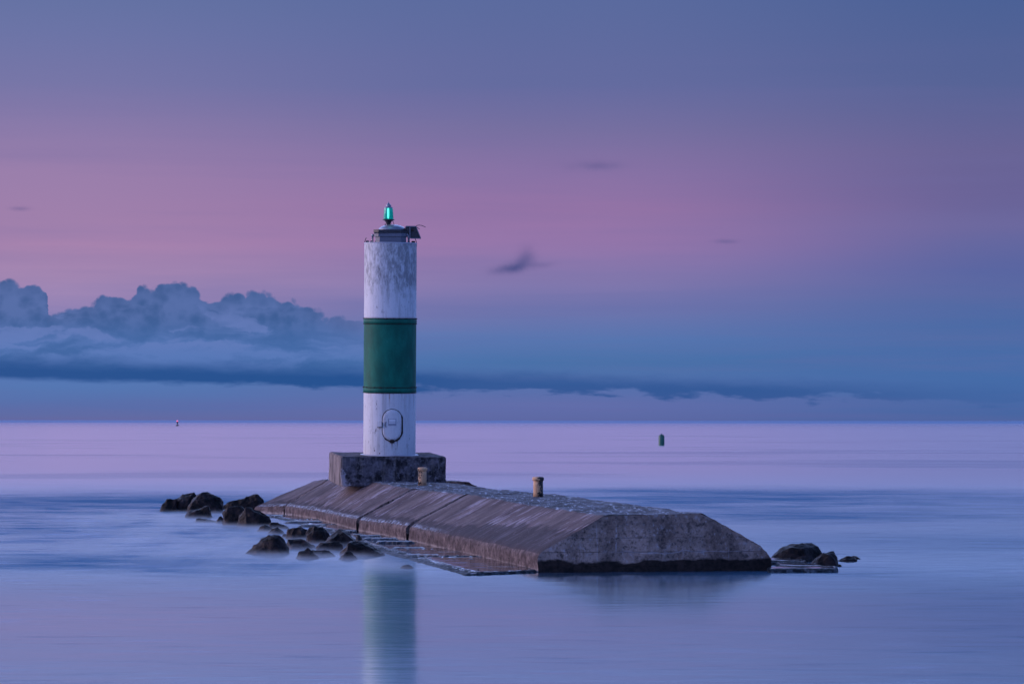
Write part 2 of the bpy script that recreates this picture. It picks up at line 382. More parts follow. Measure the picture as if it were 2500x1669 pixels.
# ------------------------------------------------------------------ water
def water_f(t, b):
    p = pos(t); x, y, z = sep(p)
    # slow swell and long-exposure streaks, elongated across the wind
    s1 = nz(comb(t, x*.13+y*.02, y*.17, 0), 1, 6, .62, .3)
    s2 = nz(comb(t, x*.30, y*1.5, 5), 1, 5, .6)
    s3 = nz(comb(t, x*.03, y*.06, 9), 1, 5, .55)
    s4 = nz(comb(t, x*.012, y*.03, 2), 1, 4, .6)
    def gs(px, py, rx, ry, k):           # ruffled patch of water (world metres)
        c_ = at(px, py); u = (x-c_.x+(s3-.5)*rx*1.2)/rx; v = (y-c_.y+(s1-.5)*ry*1.5)/ry
        return (0-(u*u+v*v)).exp()*k
    patch = gs(60, 1225, 16, 26, .62)+gs(480, 1225, 10, 20, .4)+gs(250, 1368, 6, 5, .8)+gs(620, 1385, 5, 5, .5)+gs(300, 1290, 9, 13, .45)+gs(780, 1310, 5, 13, .45)
    patch = patch+gs(1700, 1215, 12, 24, .6)+gs(2250, 1210, 15, 22, .42)+gs(2000, 1258, 10, 9, .5)+gs(1500, 1196, 7, 7, .3)+gs(2330, 1320, 9, 8, .3)+gs(1950, 1400, 4, 4, .35)+gs(2420, 1500, 6, 14, .35)
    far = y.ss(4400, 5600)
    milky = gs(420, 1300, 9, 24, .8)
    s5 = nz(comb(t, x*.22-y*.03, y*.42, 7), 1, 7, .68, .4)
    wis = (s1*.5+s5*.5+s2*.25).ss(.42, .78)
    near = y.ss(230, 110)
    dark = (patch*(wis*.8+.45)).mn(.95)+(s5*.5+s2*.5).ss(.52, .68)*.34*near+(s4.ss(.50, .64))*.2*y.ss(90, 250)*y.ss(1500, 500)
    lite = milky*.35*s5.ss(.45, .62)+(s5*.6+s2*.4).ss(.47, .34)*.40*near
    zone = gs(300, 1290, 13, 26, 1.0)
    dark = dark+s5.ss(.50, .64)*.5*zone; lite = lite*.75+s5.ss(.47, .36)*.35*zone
    lee_refl = 1-gs(1380, 1470, 9, 15, .85).mn(.8)  # calm lee, shaped to deepen the pier and tower reflections
    lite = lite*lee_refl; dark = dark*lee_refl
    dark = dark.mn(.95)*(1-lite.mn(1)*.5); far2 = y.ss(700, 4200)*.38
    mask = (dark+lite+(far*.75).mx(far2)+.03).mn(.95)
    L(t, (.04, .10, .20, 1), b.inputs['Base Color'])
    b.inputs['Roughness'].default_value = .10
    b.inputs['IOR'].default_value = 1.33
    bp = t.nodes.new('ShaderNodeBump'); t.links.new((y.ss(420, 110)*.3).k, bp.inputs['Strength']); bp.inputs['Distance'].default_value = .06; lean = comb(t, 0.0, 0-(y.ss(64, 94)*.030+.018-y.ss(170, 300)*.019), 1.0); t.links.new(lean.k, bp.inputs['Normal'])
    hh = s1*1.0+s2*.35
    t.links.new(hh.k, bp.inputs['Height']); t.links.new(bp.outputs[0], b.inputs['Normal'])
    gl = t.nodes.new('ShaderNodeBsdfGlossy'); t.links.new(mixc(y.ss(85, 230), (.89, 1, 1, 1), (1, .94, .95, 1)).k, gl.inputs[0]); t.links.new((y.ss(85, 200)*.045+.103).k, gl.inputs['Roughness'])
    t.links.new(bp.outputs[0], gl.inputs['Normal'])
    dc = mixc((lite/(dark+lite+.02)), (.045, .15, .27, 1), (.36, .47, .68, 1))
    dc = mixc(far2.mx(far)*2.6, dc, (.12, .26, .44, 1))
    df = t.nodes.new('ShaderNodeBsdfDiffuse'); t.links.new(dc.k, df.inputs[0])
    m1 = t.nodes.new('ShaderNodeMixShader'); m2 = t.nodes.new('ShaderNodeMixShader')
    m1.inputs[0].default_value = .8
    t.links.new(b.outputs[0], m1.inputs[1]); t.links.new(gl.outputs[0], m1.inputs[2])
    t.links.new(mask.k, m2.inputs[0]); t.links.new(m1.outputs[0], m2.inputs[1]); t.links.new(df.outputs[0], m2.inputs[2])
    t.links.new(m2.outputs[0], t.nodes['Material Output'].inputs[0])
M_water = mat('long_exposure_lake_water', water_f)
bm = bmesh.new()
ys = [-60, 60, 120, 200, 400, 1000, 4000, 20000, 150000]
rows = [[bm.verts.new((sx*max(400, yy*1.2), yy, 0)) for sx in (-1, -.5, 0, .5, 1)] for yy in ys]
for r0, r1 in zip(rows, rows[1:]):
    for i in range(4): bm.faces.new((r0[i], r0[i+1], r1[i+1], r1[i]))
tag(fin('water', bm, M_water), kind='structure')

# ------------------------------------------------------------------ the pier
def V(x, y, z): return Vector((x, y, z))
def station(lb, hw, lt, rt, rk, rb):
    # lb/rb: wall foot (x,y); hw: wall height; lt/rt/rk: (x,y,z)
    lb = Vector(lb); rb = Vector(rb); lt = V(*lt); rt = V(*rt); rk = V(*rk)
    wb = V(lb.x, lb.y, hw); d = (lt-wb)
    left_ = [V(lb.x, lb.y, -1.2), V(lb.x, lb.y, 0), V(lb.x, lb.y, hw*.5), wb+V(0, 0, -.10), wb+V(.03, 0, -.02)+d*.012, wb+d*.07, wb+d*.35, wb+d*.7, lt-d*.02, lt+(rt-lt)*.025]
    e_ = rt-rk; rw = V(rb.x, rb.y, rk.z*.45)
    right_ = [V(rb.x, rb.y, -1.2), V(rb.x, rb.y, 0), rw, rk.lerp(rw, .55)+V(.06, 0, .03), rk.lerp(rw, .2)+V(.03, 0, .02), rk+e_*.05, rk+e_*.35, rk+e_*.7, rt-e_*.02, rt-(rt-lt)*.025]
    return left_, right_
stN = station((.79, 88.7), .594, (2.89, 89.0, 1.76), (5.93, 89.6, 1.80), (7.68, 89.8, .87), (8.14, 89.9))
stA = station((-4.06, 111.5), .60, (-1.77, 111.9, 1.84), (1.6, 112.5, 1.82), (3.3, 112.8, .87), (3.9, 112.9))
stB = station((-6.55, 121.4), .52, (-4.2, 121.8, 1.80), (-1.0, 122.4, 1.80), (.75, 122.7, .85), (1.3, 122.8))
stM = station((-9.25, 135.4), .44, (-7.2, 136.4, 1.93), (-3.4, 134.2, 1.86), (-1.8, 134.6, .85), (-1.3, 134.8))
stC = station((-11.34, 142.8), .46, (-9.15, 143.3, 1.74), (-5.4, 144.0, 1.75), (-3.8, 144.2, .8), (-3.2, 144.4))
stD = station((-11.36, 143.1), .46, (-9.2, 143.5, 1.74), (-2.06, 140.0, 1.72), (-.3, 140.4, .75), (.2, 140.6))
stE = station((-13.1, 145.6), .32, (-10.1, 147.2, 1.61), (-4.0, 151.0, 1.6), (-2.3, 151.5, .7), (-1.8, 151.8))
def lerps(s0, s1, f): return tuple([a_.lerp(b_, f) for a_, b_ in zip(x_, y_)] for x_, y_ in zip(s0, s1))
def shrink(s0, s1, g0, g1):                     # leave a joint gap of g metres at each end
    d = (s1[0][1]-s0[0][1]).length
    return lerps(s0, s1, g0/d), lerps(s0, s1, 1-g1/d)
def resamp(pts, step):
    out = []; idx = []
    for i in range(len(pts)-1):
        n = max(1, int(round((pts[i+1]-pts[i]).length/step)))
        for k in range(n): out.append((i, k/n))
    out.append((len(pts)-2, 1.0)); return out
def section(name, sts, s_off, parent, amp=.022, step=.13, mats=None):
    bm = bmesh.new(); uvl = bm.loops.layers.uv.new('UVMap')
    profs = [l_+r_[::-1] for l_, r_ in sts]
    par = resamp(profs[0], step)
    NL = 10
    # cumulative slope coordinate measured from the wall top (point 4)
    def strip(i): return ('w' if i < 4 else 's' if i < 8 else 'd' if i < 10 else 's' if i < 14 else 'w')
    rows = []; svals = []; s = s_off
    for a_, b_ in zip(profs, profs[1:]):
        Ld = (b_[1]-a_[1]).length; n = max(2, int(Ld/(step*1.6)))
        for k in range(n + (1 if b_ is profs[-1] else 0)):
            f = k/n; rows.append([a_[i].lerp(b_[i], f).lerp(a_[i+1].lerp(b_[i+1], f), u) for i, u in par]); svals.append(s+Ld*f)
        s += Ld
    vs = []
    for ri, row in enumerate(rows):
        endd = min(ri, len(rows)-1-ri); o = []
        for ci, p in enumerate(row):
            q_ = V(p.x*1.1, p.y*1.1, p.z*1.6)
            n1 = noise.fractal(q_*1.4, 1, 2, 4)*amp + noise.noise(q_*.35)*amp*1.6
            i_, u_ = par[ci]
            near_edge = 1 if (i_ in (3, 4, 8, 9, 10) ) else 0
            if endd < 1: n1 -= abs(noise.noise(q_*2.3))*amp*2.2
            if i_ < 4: d_ = V(-1, 0, 0)
            elif i_ < 8: d_ = V(-.5, 0, .86)
            elif i_ < 10: d_ = V(0, 0, 1); n1 *= 1.4
            else: d_ = V(.6, 0, .8); n1 *= 1.5
            if near_edge: n1 -= abs(noise.noise(q_*3.1))*amp*.9
            o.append(bm.verts.new(p+d_*n1))
        vs.append(o)
    vcoord = []; acc = 0; ref = rows[0]
    cum_ = [0]
    for k in range(1, len(ref)): cum_.append(cum_[-1]+(ref[k]-ref[k-1]).length)
    base = next(cum_[k] for k, (i, u) in enumerate(par) if i == 4)
    midc = cum_[-1]
    for ri in range(len(vs)-1):
        for ci in range(len(par)-1):
            f = bm.faces.new((vs[ri][ci], vs[ri][ci+1], vs[ri+1][ci+1], vs[ri+1][ci])); f.smooth = True
            k = strip(par[ci][0]); f.material_index = {'w': 1, 's': 0, 'd': 2}[k]
            for lp, (rr, cc) in zip(f.loops, ((ri, ci), (ri, ci+1), (ri+1, ci+1), (ri+1, ci))):
                lp[uvl].uv = (svals[rr], cum_[cc]-base)
    # end faces
    nC = len(par)
    for row, flip in ((vs[0], False), (vs[-1], True)):
        co = [v.co.copy() for v in row]
        # rows of the cap: pair profile positions from the left and right sides by height
        Lp = [c for c, (i, u) in zip(co, par) if i < 9]; Rp = [c for c, (i, u) in zip(co, par) if i > 9][::-1]
        K = 26; nx = 56
        def pick(P, f):
            x_ = f*(len(P)-1); i_ = min(int(x_), len(P)-2); return P[i_].lerp(P[i_+1], x_-i_)
        def byz(P, z):
            for a_, b_ in zip(P, P[1:]):
                if a_.z <= z <= b_.z and b_.z > a_.z: return a_.lerp(b_, (z-a_.z)/(b_.z-a_.z))
            return P[-1] if z > P[-1].z else P[0]
        g = []
        for k in range(K+1):
            f = k/K; zt = -1.1+f*(max(Lp[-1].z, 0)+1.1); zr = -1.1+f*(max(Rp[-1].z, 0)+1.1)
            pl = byz(Lp, zt) if k < K else Lp[-1]; pr_ = byz(Rp, zr) if k < K else Rp[-1]
            line = []
            for j in range(nx+1):
                q_ = pl.lerp(pr_, j/nx)
                if 0 < j < nx and 0 < k < K:
                    q_ = q_+V(0, (noise.fractal(q_*1.3, 1, 2, 4)*.05-.02*(1 if q_.z < .3 else 0))*(1), 0)
                line.append(bm.verts.new(q_))
            g.append(line)
        for k in range(K):
            for j in range(nx):
                q4 = (g[k][j], g[k][j+1], g[k+1][j+1], g[k+1][j])
                f = bm.faces.new(q4 if not flip else q4[::-1]); f.material_index = 3; f.smooth = True
    return fin(name, bm, mats or [M_slope, M_wall, M_deck, M_face], parent)
pier = empty('pier', (0, 0, 0))
tag(pier, 'low concrete breakwater pier with sloping brown sides and dark joints, surrounded by water', 'pier')
G = .31
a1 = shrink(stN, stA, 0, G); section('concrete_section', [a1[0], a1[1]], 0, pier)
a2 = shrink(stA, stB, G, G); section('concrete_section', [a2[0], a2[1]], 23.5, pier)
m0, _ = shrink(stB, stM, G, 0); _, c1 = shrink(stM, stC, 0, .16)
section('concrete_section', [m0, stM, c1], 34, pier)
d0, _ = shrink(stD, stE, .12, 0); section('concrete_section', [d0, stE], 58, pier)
# recessed filling seen inside the joints
def inset(st, k):
    out = []
    for side in st:
        cen = (st[0][9]+st[1][9])/2; cen.z = .2
        out.append([p+(cen-p).normalized()*k if p.z > -1 else p.copy() for p in side])
    return tuple(out)
for p0, p1 in ((stN, stA), (stA, stB), (stB, stM), (stM, stC)):
    f0 = .03 if p0 is stN else 0
    fill_a, fill_b = lerps(inset(p0, .4), inset(p1, .4), f0), inset(p1, .4)
    section('joint_filling', [fill_a, fill_b], 0, pier, .0, .5, [M_gap]*4)
# thin crack on the near section
bm = bmesh.new()
ck = [(1162, 1301), (1152, 1308), (1145, 1317), (1139, 1327), (1138, 1336), (1141, 1345), (1140, 1352)]
pts = []
for px, py in ck:
    Yc = 100.3
    f = (88.7-Yc)/(88.7-111.5); wx = .79+f*(-4.85); d = py-HZ
    z_ = H-d*Yc/F; x_ = (px-CX)*Yc/F
    pts.append(V(x_-.0, Yc-.06, z_))
tube(bm, pts, .02, 6, [.008, .016, .022, .03, .026, .035, .05]); fin('crack', bm, M_gap, pier)

# ------------------------------------------------------------------ apron slabs on both sides of the pier
def slab(name, corners, parent, top=.075, mt=None, rag=.10, n=(64, 24), edge=False):
    bm = bmesh.new(); c = [Vector(v) for v in corners]; nx, ny = n; g = []
    for j in range(ny+1):
        row = []
        for i in range(nx+1):
            u, v = i/nx, j/ny
            p = c[0].lerp(c[1], u).lerp(c[3].lerp(c[2], u), v)
            ed = min(u, 1-u, v, 1-v)
            q_ = V(p.x, p.y, 0)
            r_ = noise.fractal(q_*2.1, 1, 2, 4)*rag
            z = top+noise.fractal(q_*1.2, 1, 2, 4)*.012+(-.06 if ed == 0 else 0)
            if ed < .03: z += noise.noise(q_*6)*.04; p = p+Vector((r_, r_*.6))
            dL = u*(c[1]-c[0]).length
            if edge and dL < .75:
                k_ = 1-dL/.75; z += -.13*k_*k_+noise.fractal(V(p.x*1.5+p.y*1.2, p.y*3.2, 0)*1.4, 1, 2, 4)*.04*min(1, k_*3)
            row.append(bm.verts.new((p.x, p.y, z)))
        g.append(row)
    for j in range(ny):
        for i in range(nx): bm.faces.new((g[j][i], g[j][i+1], g[j+1][i+1], g[j+1][i])).smooth = True
    ring = [g[0][i] for i in range(nx+1)]+[g[j][nx] for j in range(1, ny+1)]+[g[ny][i] for i in range(nx-1, -1, -1)]+[g[j][0] for j in range(ny-1, 0, -1)]
    low_ = [bm.verts.new((v.co.x+noise.noise(v.co*3)*.05, v.co.y+noise.noise(v.co*4)*.05, -.5)) for v in ring]
    for k in range(len(ring)):
        k2 = (k+1) % len(ring); bm.faces.new((ring[k], low_[k], low_[k2], ring[k2]))
    return fin(name, bm, mt or M_apron, parent)
apron = empty('apron', (0, 95, 0)); tag(apron, 'low wet concrete apron of awash slabs along the left foot of the pier', 'apron')
def sub(o, parent): o.parent = parent; o.matrix_parent_inverse = Matrix.Translation(parent.location).inverted(); return o
outer = [(86.7, -1.46), (97.4, -3.74), (103.3, -5.0), (112, -6.5), (122.5, -8.3), (132, -10.3), (141, -12.4)]
inner = [(86, 1.35), (88.7, .79), (111.5, -4.06), (121.4, -6.55), (135.4, -9.25), (142.8, -11.34)]
def ip(tab, y):
    for (y0, x0), (y1, x1) in zip(tab, tab[1:]):
        if y <= y1: return x0+(x1-x0)*(y-y0)/(y1-y0)
    return tab[-1][1]
cuts = [(86.75, 97.1), (97.5, 103.2), (103.5, 109), (109.3, 115), (115.3, 121), (121.3, 128), (128.3, 134.5), (134.8, 140.5)]
for i, (y0, y1) in enumerate(cuts):
    fr = y0+1.8 if i == 0 else y0+.3
    o = slab('slab', [(ip(outer, y0), y0), (ip(inner, fr if i == 0 else y0)+(.25 if i else -.02), fr if i == 0 else y0+.2), (ip(inner, y1)+.25, y1+.2), (ip(outer, y1), y1)], None, top=.09 if i < 2 else .06, edge=True, n=(64, 90))
    sub(o, apron)
OX, OY, SC = 600, 1180, 5.22
strips = [(1990,2500,905,.10),(1840,2310,815,.10),(1630,2160,752,.16),(1470,1960,712,.16),(1410,1740,672,.14),(1250,1420,612,.14),(1010,1130,577,.1),(670,1050,532,.13),(500,1000,487,.13),(310,480,414,.12),(1350,1500,640,.08)]
for x0, x1, yy, zz in strips:
    py = OY+yy/SC; zc = .09
    p0 = at(OX+x0/SC, py, zc); p1 = at(OX+x1/SC, py, zc); n_ = 30
    bm = bmesh.new(); g = []
    dep = .7
    for j, (dy_, dz_) in enumerate(((0, -.3), (0, -.02), (.05, zz*.8), (.25, zz), (dep*.7, zz*.9), (dep, .02), (dep, -.3))):
        row = []
        for i in range(n_+1):
            u = i/n_; tp = min(1, min(u, 1-u)*9)
            nn = noise.fractal(V(p0.x+u*6, j, yy), 1, 2, 3)
            row.append(bm.verts.new((p0.x+(p1.x-p0.x)*u, p0.y+dy_*(1 if j < 3 else tp)+nn*.12, (dz_*(.35+.65*tp) if dz_ > 0 else dz_)+nn*.025)))
        g.append(row)
    for j in range(6):
        for i in range(n_): bm.faces.new((g[j][i], g[j][i+1], g[j+1][i+1], g[j+1][i]))
    sub(fin('crib_timber', bm, M_timber), apron)
# right-hand apron remnant
ar = empty('apron', (11, 93, 0)); tag(ar, 'rough broken concrete ledge awash right of the pier end, below two dark boulders', 'apron')
OX7, OY7, SC7 = 1840, 1280, 7.83
def c7(x, y, z=.1): return at(OX7+x/SC7, OY7+y/SC7, z)
def q7(l): return [(c7(x, y).x, c7(x, y).y) for x, y in l]
sub(slab('slab', q7([(300, 852), (1600, 845), (1560, 800), (300, 805)]), None, .13, M_apron, .12, (50, 8)), ar)
sub(slab('slab', q7([(480, 780), (1400, 790), (1150, 735), (420, 700)]), None, .11, M_apron, .12, (40, 8)), ar)
sub(slab('slab', q7([(280, 708), (1050, 722), (900, 690), (290, 640)]), None, .15, M_apron, .12, (40, 8)), ar)

# ------------------------------------------------------------------ boulders
def rock(sil, crop, label, depth=.8, seed=0, amp=.05, group=None, base=None, zb=0):
    ox, oy, sc = crop
    P = [(ox+x/sc, oy+y/sc) for x, y in sil]
    yb = base if base else max(p[1] for p in P)
    Y = F*(H-zb)/(yb-HZ); k = Y/F
    xs = [(px-CX)*k for px, _ in P]; zs = [H-(py-HZ)*k for _, py in P]
    cx = (min(xs)+max(xs))/2; w = max(xs)-min(xs); h = max(zs); rnd = random.Random(seed)
    D_ = max(.35, min(w*depth, w*1.1)); Yc = Y+D_*.5
    kk = Yc/Y
    bm = bmesh.new()
    for x_, z_ in zip(xs, zs):
        x_ = (x_)*kk; z_ = H-(H-z_)*kk
        lx = x_-cx*kk
        j = rnd.uniform(-.12, .12)*D_
        bm.verts.new((lx, j, z_))
        fall = rnd.uniform(.55, .85)
        if rnd.random() < .5: bm.verts.new((lx*.8+rnd.uniform(-.12, .12)*w, -D_*rnd.uniform(.22, .40), max(z_*fall, -.1)))
        if rnd.random() < .5: bm.verts.new((lx*.85, D_*rnd.uniform(.28, .45), max(z_*rnd.uniform(.5, .8), -.1)))
    for q in range(6):
        an = q/6*2*math.pi+rnd.uniform(-.3, .3)
        bm.verts.new((math.cos(an)*w*.5*rnd.uniform(.9, 1.04), math.sin(an)*D_*.5*rnd.uniform(.85, 1), -.02*h))
        bm.verts.new((math.cos(an)*w*.5, math.sin(an)*D_*.5, -.6))
    r = bmesh.ops.convex_hull(bm, input=bm.verts)
    bmesh.ops.delete(bm, geom=[v for v in bm.verts if not v.link_faces], context='VERTS')
    bmesh.ops.triangulate(bm, faces=bm.faces)
    bmesh.ops.recalc_face_normals(bm, faces=bm.faces)
    for _ in range(6):
        le = [e_ for e_ in bm.edges if e_.calc_length() > .07]
        if not le or len(bm.verts) > 16000: break
        bmesh.ops.subdivide_edges(bm, edges=le, cuts=1, use_grid_fill=False)
        bmesh.ops.triangulate(bm, faces=bm.faces)
    bmesh.ops.smooth_vert(bm, verts=bm.verts, factor=.05, use_axis_x=True, use_axis_y=True, use_axis_z=True)
    bm.normal_update(); off = V(seed*3.1, seed*1.7, 0); sz = max(.4, w)
    mv = []
    for v in bm.verts:
        q_ = v.co+off
        d = noise.fractal(q_*1.7/sz*1.4, 1, 2, 3)*amp*.8*sz*.6+(.25-abs(noise.noise(q_*3)))*amp*1.1+noise.fractal(q_*7, 1, 2, 3)*amp*.35+(noise.voronoi(q_*2.2)[0][0]-.3)*amp*1.0
        rd = noise.noise(V(q_.x*2.2+q_.z*3, q_.y*2.2, q_.z*2.2))
        mv.append(v.normal*(d+rd*amp*.5))
    for v, m_ in zip(bm.verts, mv): v.co += m_
    o = fin('boulder', bm, M_rock, loc=(cx*kk, Yc, 0))
    return tag(o, label, 'boulder', group)
K3 = (370, 1160, 5.22); K4 = (600, 1180, 5.22); K7 = (1840, 1280, 7.83)
GL = 'boulders left of the pier'
rocks = [
 (K3, [(95,465),(150,380),(205,312),(320,312),(345,460)], 'low dark boulder at the far left end of the left rock group', 1.0, None),
 (K3, [(215,462),(260,370),(330,310),(405,240),(455,225),(540,220),(575,262),(580,462)], 'rough black boulder with humped top, second from the far left of the rocks', .8, None),
 (K3, [(450,470),(470,390),(540,290),(640,222),(700,208),(780,250),(870,285),(910,330),(890,400),(850,475)], 'tall brown boulder with ragged peak, highest of the far left rocks', .8, None),
 (K3, [(415,545),(440,480),(690,400),(720,400),(775,545)], 'flat-topped wedge rock in front of the tall brown boulder', .7, None),
 (K3, [(890,420),(1010,340),(1190,300),(1325,245),(1355,250),(1420,325),(1350,390),(1330,440)], 'tilted black slab rock touching the far left tip of the pier', .5, None),
 (K3, [(905,640),(920,480),(970,410),(1130,390),(1190,440),(1195,630)], 'squarish boulder left of the rounded boulder by the pier foot', .9, None),
 (K3, [(1100,660),(1120,520),(1200,420),(1240,415),(1380,455),(1490,520),(1520,570),(1500,660)], 'large rounded dark boulder beside the far slabs of the apron', .8, None),
 (K3, [(820,612),(860,535),(885,520),(915,545),(930,612)], 'small pointed rock at left foot of the squarish boulder', .9, None),
 (K3, [(1345,718),(1400,650),(1440,635),(1520,665),(1560,718)], 'small grey stone half sunk below the large rounded boulder', .9, None),
 (K3, [(1480,750),(1530,680),(1600,665),(1650,690),(1690,748)], 'small dark stone right of the grey half sunk stone', .9, None),
 (K3, [(1490,690),(1520,610),(1600,605),(1700,650),(1760,690)], 'low rough flat stone against the far apron slabs', 1.0, None),
 (K3, [(1205,1008),(1300,900),(1400,830),(1500,780),(1640,770),(1700,850),(1750,940),(1765,1000)], 'broad jagged boulder standing in front of the near rocks on the left', .8, None),
 (K3, [(1715,822),(1735,700),(1830,660),(1910,662),(1990,700),(2005,822)], 'blocky dark boulder with pale left edge behind the broad jagged boulder', .8, None),
 (K3, [(1975,870),(1970,740),(2010,670),(2080,650),(2190,670),(2270,740),(2300,880)], 'speckled rounded boulder between the blocky boulder and the black triangular one', .8, None),
 (K4, [(965,800),(1100,650),(1190,575),(1240,590),(1330,680),(1420,740),(1440,800)], 'black triangular boulder leaning by the apron, highest of the near rocks', .8, None),
 (K4, [(900,862),(950,765),(1000,742),(1190,745),(1225,770),(1235,862)], 'flat-topped rock in front of the black triangular boulder', .7, None),
 (K4, [(1200,915),(1340,735),(1400,720),(1540,770),(1660,830),(1760,890),(1770,925)], 'long wedge boulder at the right end of the left rocks, beside the apron edge', .7, None),
 (K4, [(630,962),(700,870),(790,832),(850,850),(930,930),(945,962)], 'small grey peaked rock in the water in front of the flat-topped rock', .9, None),
 (K4, [(815,935),(850,850),(1020,850),(1060,860),(1140,932)], 'low wet rock right of the small grey peaked rock', .8, None),
 (K4, [(1190,972),(1290,885),(1350,890),(1420,968)], 'small dark rock at the foot of the long wedge boulder', .9, None),
 (K4, [(480,840),(540,720),(700,710),(790,740),(900,840)], 'wide low wet rock between the broad jagged boulder and the speckled one', .9, None),
 (K4, [(1415,745),(1430,665),(1445,668),(1475,745)], 'tiny upright spike of rock on the apron behind the long wedge boulder', .9, None),
 (K4, [(1975,1078),(2020,1046),(2070,1044),(2130,1078)], 'lone small dark rock in the water below the apron edge', .9, None),
 (K3, [(560,600),(580,565),(700,560),(820,602)], 'barely awash flat rock below the wedge rock', .8, None),
 (K3, [(1370,812),(1450,790),(1560,775),(1680,810)], 'barely awash long rock behind the broad jagged boulder', .6, None),
 (K3, [(1640,800),(1690,762),(1780,755),(1800,800)], 'low dark rock left of the blocky boulder', .8, None),
 (K4, [(740,825),(790,785),(850,780),(900,830)], 'low dark rock right of the wide low wet rock', .8, None),
]
for i, (k, sil, lab, dp, bs) in enumerate(rocks):
    rock(sil, k, lab, dp, i+3, .06, GL, bs)
GR = 'boulders right of the pier end'
rock([(305,650),(400,540),(500,450),(700,375),(860,365),(930,338),(1120,355),(1220,430),(1295,545),(1250,640),(1240,700)], K7, 'largest rounded boulder right of the pier end', .7, 51, .05, GR)
rock([(720,708),(850,620),(950,590),(1050,620),(1120,705)], K7, 'low brown stone tucked in front of the largest right boulder', .5, 52, .04, GR)
rock([(1080,770),(1150,690),(1230,600),(1330,540),(1460,515),(1530,515),(1590,620),(1625,785)], K7, 'upright medium boulder right of the largest rounded boulder', .8, 53, .05, GR)
rock([(1610,700),(1680,640),(1780,590),(1900,600),(1960,640),(1975,700)], K7, 'small low rock alone at the far right of the pier rocks', .8, 54, .05, GR)
rock([(1850,655),(1900,590),(1960,600),(2040,655)], K7, 'tiny flat stone behind the small low far right rock', .8, 55, .04, GR)
rock([(1600,795),(1630,750),(1660,765),(1685,797)], K7, 'tiny pebble-like stone at foot of the upright medium boulder', .8, 56, .04, GR)
# pebbles on apron
rock([(880,1185),(895,1168),(910,1168),(920,1185)], (960,1120,4.35), 'tiny black stone lying on the near apron slab', .9, 57, .02, None, None, .07)

# ------------------------------------------------------------------ plinth
TX, TY, TZ = -5.75, 134.5, 3.09
bm = bmesh.new(); box(bm, (0, 0, -.69), (4.9, 4.5, 1.38), bev=.05)
bmesh.ops.subdivide_edges(bm, edges=[e_ for e_ in bm.edges if e_.calc_length() > 1], cuts=34, use_grid_fill=True)
for v in bm.verts:
    q_ = v.co; s_ = noise.fractal(q_*1.2, 1, 2, 5)*.03
    v.co += V(s_, s_, noise.fractal(q_*1.1+V(5, 5, 5), 1, 2, 4)*.02)
    dd = (q_-V(-2.45, -2.25, -1.38)).length
    if dd < .55: v.co += V(.5, .5, 0)*(.55-dd)*.35
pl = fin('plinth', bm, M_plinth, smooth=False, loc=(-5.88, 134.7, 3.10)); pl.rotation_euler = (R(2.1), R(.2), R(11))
tag(pl, 'dark square concrete plinth carrying the white and green tower', 'plinth')

# ------------------------------------------------------------------ tower
RT = 1.225; HT = 9.9
tw = empty('beacon_tower', (TX, TY, TZ), (R(2.1), R(.36), 0))
tag(tw, 'tall cylindrical light tower, white with a broad green band, lantern on top', 'tower')
def cyl(name, r, z0, z1, m, n=96, nzs=30, top=False, wob=.004):
    bm = bmesh.new(); rings = []
    for j in range(nzs+1):
        z = z0+(z1-z0)*j/nzs
        rings.append([bm.verts.new(((r+noise.noise(V(math.cos(2*math.pi*i/n)*3, math.sin(2*math.pi*i/n)*3, z*1.5))*wob)*math.cos(2*math.pi*i/n), (r+noise.noise(V(math.cos(2*math.pi*i/n)*3, math.sin(2*math.pi*i/n)*3, z*1.5))*wob)*math.sin(2*math.pi*i/n), z)) for i in range(n)])
    for a_, b_ in zip(rings, rings[1:]):
        for i in range(n): bm.faces.new((a_[i], a_[(i+1) % n], b_[(i+1) % n], b_[i])).smooth = True
    if top: bm.faces.new(rings[-1]); bm.faces.new(rings[0][::-1])
    return fin(name, bm, m, tw)
cyl('lower_shell', RT, -.02, 2.95, M_white, top=True)
cyl('upper_shell', RT, 6.36, HT, M_white, top=True)
gb = cyl('green_band', RT+.003, 2.9, 6.38, M_green, top=True)
for z0, z1 in ((2.925, 3.17), (6.13, 6.375)):
    bm = bmesh.new(); r0 = RT+.022
    lathe(bm, [(RT-.02, z0), (r0, z0+.004), (r0+.004, (z0+z1)/2), (r0, z1-.004), (RT-.02, z1)], 96)
    cr = fin('clamp_ring', bm, M_green, gb)
    # ragged rust bead along each edge
    for zz, k in ((z0, .8), (z1, 1.0)):
        bm = bmesh.new(); n = 220; P = []; rd = []
        for i in range(n+1):
            an = 2*math.pi*i/n; P.append((math.cos(an)*(r0+.004), math.sin(an)*(r0+.004), zz+.012*noise.noise(V(math.cos(an)*6, math.sin(an)*6, zz))))
            rd.append(max(.004, (.014+.03*max(0, noise.fractal(V(math.cos(an)*9, math.sin(an)*9, zz*3), 1, 2, 3)))*k))
        tube(bm, P, .01, 6, rd); fin('rust_edge', bm, M_rust, cr)
# white grout skirt at foot
bm = bmesh.new(); n = 80
rg = [[bm.verts.new((math.cos(2*math.pi*i/n)*rr*(1+.03*noise.noise(V(math.cos(2*math.pi*i/n)*4, math.sin(2*math.pi*i/n)*4, k*.3))), math.sin(2*math.pi*i/n)*rr, zz)) for i in range(n)] for k, (rr, zz) in enumerate(((1.40, -.03), (1.34, .025), (RT+.002, .035)))]
for a_, b_ in zip(rg, rg[1:]):
    for i in range(n): bm.faces.new((a_[i], a_[(i+1) % n], b_[(i+1) % n], b_[i]))
fin('grout_skirt', bm, M_pale, tw)
